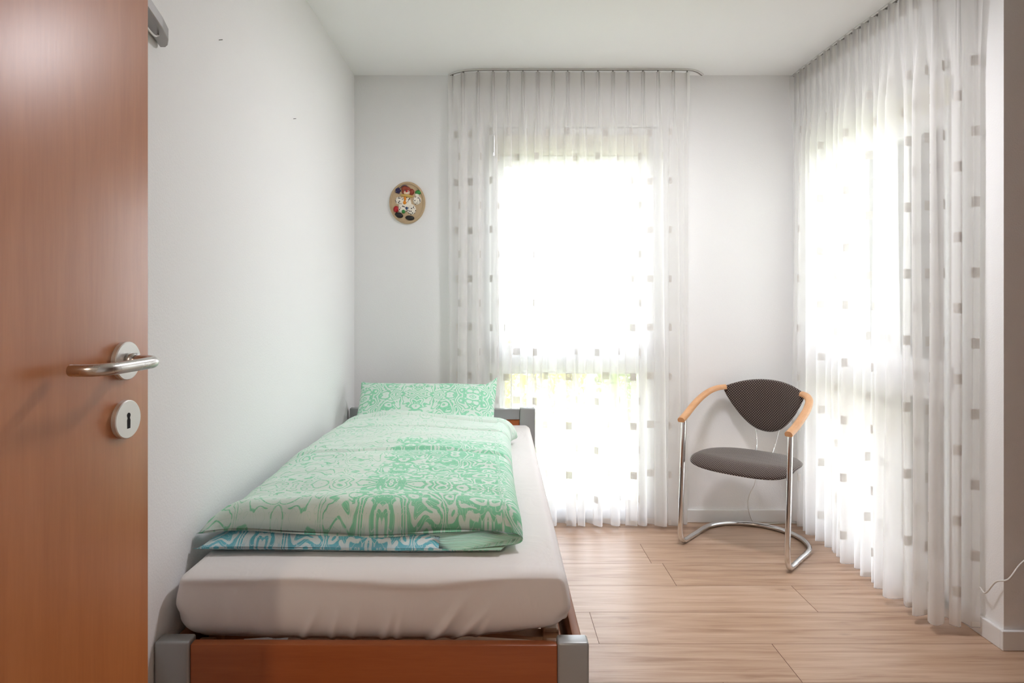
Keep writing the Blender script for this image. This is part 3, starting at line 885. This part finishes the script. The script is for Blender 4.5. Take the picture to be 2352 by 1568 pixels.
# ------------------------------------------------------------ open door on the left
door = empty('door_1'); struct(door)
th = math.radians(82.4); u = Vector((math.cos(th), math.sin(th), 0)); nrm = Vector((math.sin(th), -math.cos(th), 0))
Hc = Vector((-.529, .97, 0))
door.location = Hc + u * .055; door.rotation_euler = (0, 0, th)   # origin at the free edge, local -x runs to the hinge, local -y faces the room
o = boxo('door_leaf', -.86, 0, 0, .040, .008, 2.02, M_beech_v, door, .0015); autosmooth(o)
HZ, KZ = 1.171, 1.087
def disc(name, z, hole=False, mat=M_rosette):
    r = .0275; t = .0075; n = 48; bm = bmesh.new()
    def ring(rr, y): return [bm.verts.new((-.055 + rr * math.cos(2 * PI * k / n), y, z + rr * math.sin(2 * PI * k / n))) for k in range(n)]
    R0 = ring(r, 0); R1 = ring(r, -t + .0012); R2 = ring(r - .0012, -t)
    for a, b in ((R0, R1), (R1, R2)):
        for k in range(n): bm.faces.new((a[k], a[(k + 1) % n], b[(k + 1) % n], b[k]))
    bm.faces.new(R2)
    o = bm_obj(name, bm, mat, door); return autosmooth(o, 35)
disc('rosette', HZ)
ro = disc('key_rosette', KZ)
# keyhole: a dark recess shape on the plate
bm = bmesh.new(); pts = []
for k in range(17):
    a = -PI * .22 + (PI * 1.44) * k / 16; pts.append((.0038 * math.cos(a), .0058 + .0038 * math.sin(a)))
pts += [(-.0026, .0015), (-.0036, -.001), (-.0034, -.0130), (.0034, -.0130), (.0036, -.001), (.0026, .0015)]
vs = [bm.verts.new((-.055 + p[0], -.0077, KZ + p[1])) for p in pts]; f = bm.faces.new(vs)
r_ = bmesh.ops.extrude_face_region(bm, geom=[f]); 
for e in r_['geom']:
    if isinstance(e, bmesh.types.BMVert): e.co.y += .003
kh = bm_obj('keyhole', bm, M_dark, None); kh.parent = ro
cxx = -.055
hp = [(cxx, -.004, HZ), (cxx, -.022, HZ)]
hp = catmull([(cxx, -.002, HZ), (cxx, -.018, HZ), (cxx, -.034, HZ), (cxx - .003, -.0445, HZ), (cxx - .012, -.0525, HZ), (cxx - .026, -.055, HZ),
              (cxx - .06, -.055, HZ), (cxx - .092, -.054, HZ), (cxx - .106, -.050, HZ), (cxx - .116, -.040, HZ), (cxx - .119, -.028, HZ), (cxx - .119, -.014, HZ)], 8)
lv = tube('lever_handle', hp, [.0088 - .0012 * i / (len(hp) - 1) for i in range(len(hp))], M_steel, door, 24); autosmooth(lv, 50)
tube('lever_collar', [(cxx, -.007, HZ), (cxx, -.018, HZ)], .0115, M_steel, door, 24)
o = boxo('lock_plate', -.0006, .0012, .010, .030, .98, 1.22, M_steel, door)

# ------------------------------------------------------------ metal bracket arm high on the left wall
br = empty('wall_bracket', (XL, 1.30, 1.912))
tag(br, 'grey metal bracket arm high on the left wall beside the open door', 'bracket')
def arm_plate():
    # tapering flat arm seen from below, chamfered tip
    bm = bmesh.new()
    out = [(.0, -.02), (.030, -.02), (.034, .18), (.030, .215), (.020, .232), (.012, .238), (.0, .238)]
    vs = [bm.verts.new((x + .004, y, 0.0)) for x, y in out]; f = bm.faces.new(vs)
    r = bmesh.ops.extrude_face_region(bm, geom=[f])
    for e in r['geom']:
        if isinstance(e, bmesh.types.BMVert): e.co.z += .026
    bmesh.ops.bevel(bm, geom=list(bm.edges), offset=.0015, segments=1, affect='EDGES')
    for v in bm.verts: v.co.z += (v.co.y) * -.36
    return bm_obj('arm', bm, M_bracket, br)
arm_plate()
boxo('wall_plate', 0, .006, -.05, .07, -.01, .10, M_bracket, br, .002)
tube('wire', catmull([(.020, .06, -.045), (.022, .10, -.062), (.024, .14, -.078), (.022, .175, -.082), (.018, .20, -.072)], 8), .0022, M_cable, br, 8)
boxo('clip', .008, .022, .19, .212, -.068, -.052, M_hook, br, .002)

# nails left in the wall
for (px, py, lab) in ((503, 92, 'small dark nail high in the left wall, nearest the open door'), (674, 273, 'small faint nail in the left wall nearer the far corner')):
    D = -XL * F / (1130 - px); z = 1.27 - (py - 670) * D / F
    nl = tube('nail', [(XL - .004, D, z), (XL + .010, D, z + .001)], .0012, M_hook, None, 8); tag(nl, lab, 'nail')

# ------------------------------------------------------------ oval plaque with a clown relief
def plaque():
    D = YB; cx = (936 - 1130) * D / F; cz = 1.27 - (466 - 670) * D / F
    root = empty('wall_plaque', (cx, D, cz)); tag(root, 'small oval beige plaque with a colourful clown relief on the back wall', 'plaque')
    a, b = .099, .116
    M_pl = plaster('plaque_clay', (196, 172, 140), .5, 60)
    def dome(name, x, z, rx, rz, h, mat, y0=-.012, rot=0, par=root, n=28):
        bm = bmesh.new(); rings = []
        for r in range(1, 6):
            q = r / 5
            rings.append([bm.verts.new((x + q * (rx * math.cos(2 * PI * k / n) * math.cos(rot) - rz * math.sin(2 * PI * k / n) * math.sin(rot)),
                                        y0 - h * math.sqrt(max(0, 1 - q * q)) , z + q * (rx * math.cos(2 * PI * k / n) * math.sin(rot) + rz * math.sin(2 * PI * k / n) * math.cos(rot)))) for k in range(n)])
        cv = bm.verts.new((x, y0 - h, z))
        for k in range(n): bm.faces.new((cv, rings[0][k], rings[0][(k + 1) % n]))
        for q in range(4):
            for k in range(n): bm.faces.new((rings[q][k], rings[q + 1][k], rings[q + 1][(k + 1) % n], rings[q][(k + 1) % n]))
        bk = [bm.verts.new((v.co.x, y0 + .003, v.co.z)) for v in rings[-1]]
        for k in range(n): bm.faces.new((rings[-1][k], bk[k], bk[(k + 1) % n], rings[-1][(k + 1) % n]))
        bm.faces.new(bk)
        return bm_obj(name, bm, mat, par, True)
    # base: oval disc with raised rim
    bm = bmesh.new(); n = 72; prof_ = [(1.0, 0), (1.0, -.009), (.97, -.014), (.93, -.014), (.90, -.011), (.0, -.011)]
    prev = None
    for q, y in prof_[:-1]:
        rg = [bm.verts.new((a * q * math.cos(2 * PI * k / n), y, b * q * math.sin(2 * PI * k / n))) for k in range(n)]
        if prev:
            for k in range(n): bm.faces.new((prev[k], prev[(k + 1) % n], rg[(k + 1) % n], rg[k]))
        prev = rg
    bm.faces.new(prev); autosmooth(bm_obj('base', bm, M_pl, root), 40)
    tube('rim', [(a * .915 * math.cos(2 * PI * k / 72), -.014, b * .915 * math.sin(2 * PI * k / 72)) for k in range(72)], .0025, M_pl, root, 8, closed=True)
    # clown, coordinates from the photograph: scale 12.06 px of the zoom per px
    k_ = D / F / 12.06
    def Q(px, py): return ((px - 918) * k_, -(py - 796) * k_)
    mats = {k: simple('paint_' + k, c, .35) for k, c in dict(white=(236, 228, 215), red=(176, 24, 34), hair=(150, 62, 40), navy=(48, 42, 84), green=(52, 140, 62),
            orange=(226, 140, 24), skin=(232, 196, 168), black=(34, 32, 32), blue=(40, 66, 110), ruff=(206, 170, 96)).items()}
    # spotted costume
    m, nt, bb = newmat('spotted_costume'); tc = N(nt, 'ShaderNodeTexCoord'); vo = N(nt, 'ShaderNodeTexVoronoi'); vo.inputs['Scale'].default_value = 95
    L(nt, tc.outputs['Object'], vo.inputs['Vector'])
    L(nt, mixc(nt, mth(nt, 'LESS_THAN', vo.outputs['Distance'], .33), lin((238, 230, 216)), lin((44, 34, 40))), bb.inputs['Base Color']); bb.inputs['Roughness'].default_value = .4
    def dq(name, px, py, rx, rz, h, mat, rot=0, y0=-.012):
        x, z = Q(px, py); return dome(name, x, z, rx * k_, rz * k_, h, mat, y0, rot)
    dq('costume_body', 870, 830, 165, 215, .008, m)
    dq('costume_sleeve', 690, 740, 105, 110, .007, m, .3); dq('costume_sleeve', 1190, 730, 115, 125, .008, m, -.3)
    dq('costume_leg', 770, 970, 110, 110, .009, m, -.4); dq('costume_leg', 1030, 980, 130, 150, .009, m, .3)
    dq('hand', 735, 885, 62, 60, .010, mats['white']); dq('hand', 1190, 585, 60, 55, .008, mats['white'])
    dq('shoe', 690, 1140, 120, 72, .011, mats['black'], -.35); dq('shoe', 990, 1215, 125, 68, .011, mats['black'], -.12)
    dq('hair', 885, 425, 135, 90, .009, mats['hair'], -.25); dq('hair', 1045, 500, 68, 88, .009, mats['hair']); dq('hair', 810, 480, 45, 70, .009, mats['hair'])
    dq('face', 905, 510, 105, 80, .011, mats['skin'])
    dq('nose', 908, 487, 34, 32, .006, mats['red'], 0, -.021)
    dq('mouth', 930, 540, 40, 16, .003, mats['white'], .2, -.021)
    dq('eye', 965, 490, 12, 16, .003, mats['blue'], 0, -.020); dq('eye', 862, 470, 12, 16, .003, mats['blue'], 0, -.020)
    dq('ruff', 905, 605, 180, 48, .010, mats['ruff'], -.12)
    dq('tie', 860, 690, 42, 80, .012, mats['orange'], .1); dq('tie_end', 852, 800, 60, 68, .012, mats['orange'])
    dq('pompom', 905, 950, 38, 48, .012, mats['blue'])
    dq('patch', 815, 1035, 50, 60, .012, mats['green'], .3)
    dq('red_bag', 610, 975, 75, 90, .011, mats['red'])
    hx, hz = Q(840, 340)
    tube('hat_brim', [((hx + dx * k_), -.016, hz + dz * k_) for dx, dz in ((-110, -60), (-60, 5), (0, 20), (60, 10), (120, -50))], .0016, mats['navy'], root, 8)
    fl = dq('hat_flower', 665, 465, 48, 48, .010, mats['navy'])
    for kk in range(5):
        a_ = kk * 2 * PI / 5; o = dq('petal', 665 + 48 * math.cos(a_), 465 + 55 * math.sin(a_), 34, 36, .008, mats['navy'])
        o.parent = fl
    dq('green_ball', 1215, 515, 82, 66, .010, mats['green'])
plaque()

# ------------------------------------------------------------ garden outside
def leaf_mat(name, c1, c2):
    m, nt, b = newmat(name); oi = N(nt, 'ShaderNodeTexCoord'); nz = N(nt, 'ShaderNodeTexNoise'); nz.inputs['Scale'].default_value = 3
    L(nt, oi.outputs['Object'], nz.inputs['Vector']); L(nt, mixc(nt, nz.outputs['Fac'], lin(c1), lin(c2)), b.inputs['Base Color'])
    b.inputs['Roughness'].default_value = .6; return m
M_pave = plaster('paving', (170, 168, 162), .4, 30)
M_grass = leaf_mat('lawn_green', (150, 158, 110), (185, 188, 140))
M_leaf = [leaf_mat('leaf_green', (150, 160, 70), (190, 190, 110)), leaf_mat('leaf_yellow', (190, 185, 90), (215, 205, 130)), leaf_mat('leaf_deep', (100, 125, 60), (150, 165, 90))]
M_bark = wood('bark', (90, 75, 60), (120, 100, 80), 'Z')
tag(boxo('terrace', -3, 4.6, YB + .33, 4.45, -.24, -.12, M_pave), 'pale paved terrace strip outside the back window', 'terrace', None, 'structure')
tag(boxo('terrace_side', XR + .33, 2.9, 1, YB + .33, -.24, -.12, M_pave), 'pale paved terrace outside the side window', 'terrace', None, 'structure')
gr = boxo('lawn', -12, 14, -9, 16, -.5, -.22, M_grass); tag(gr, 'green lawn outside the windows', 'lawn', None, 'structure')
def shrub(x, y, h, w, mi, seed, label):
    rnd = random.Random(seed); root = empty('garden_shrub', (x, y, -.22))
    V = []; Fc = []
    for k in range(2600):
        a = rnd.uniform(0, 2 * PI); zz = rnd.uniform(0, 1); rad = w / 2 * math.sqrt(max(.05, 1 - (2 * zz - .9) ** 2 * .8)) * rnd.uniform(.6, 1.05)
        c = Vector((rad * math.cos(a), rad * math.sin(a), .05 + zz * h))
        q = Euler((rnd.uniform(0, 6), rnd.uniform(0, 6), rnd.uniform(0, 6))).to_matrix(); s = rnd.uniform(.03, .06)
        b = len(V)
        for p in ((-1, 0, 0), (0, .5, 0), (1, 0, 0), (0, -.5, 0)): V.append(c + q @ (Vector(p) * s))
        Fc.append((b, b + 1, b + 2, b + 3))
    mesh_obj('foliage', V, Fc, M_leaf[mi], root)
    tube('stem', [(0, 0, 0), (.03, 0, h * .4), (0, .03, h * .8)], [.03, .02, .01], M_bark, root, 8)
    tag(root, label, 'shrub', 'shrubs in the garden beyond the curtains')
rnd = random.Random(2)
for k, (x, y, h, w) in enumerate([(-1.0, 7.6, 1.0, 1.1), (.45, 7.3, .95, 1.1), (1.75, 7.8, 1.15, 1.1), (5.6, 5.6, 1.3, 1.2), (4.6, 7.6, 1.2, 1.1)]):
    shrub(x, y, h, w, k % 3, 20 + k, ('leafy garden shrub outside the back window, leftmost of the three behind it', 'yellowish garden shrub outside the back window, middle of the three', 'dark green garden shrub outside the back window, rightmost of the three',
        'leafy garden shrub outside the side window, nearer of the two there', 'yellowish garden shrub outside the side window, farther of the two there')[k])
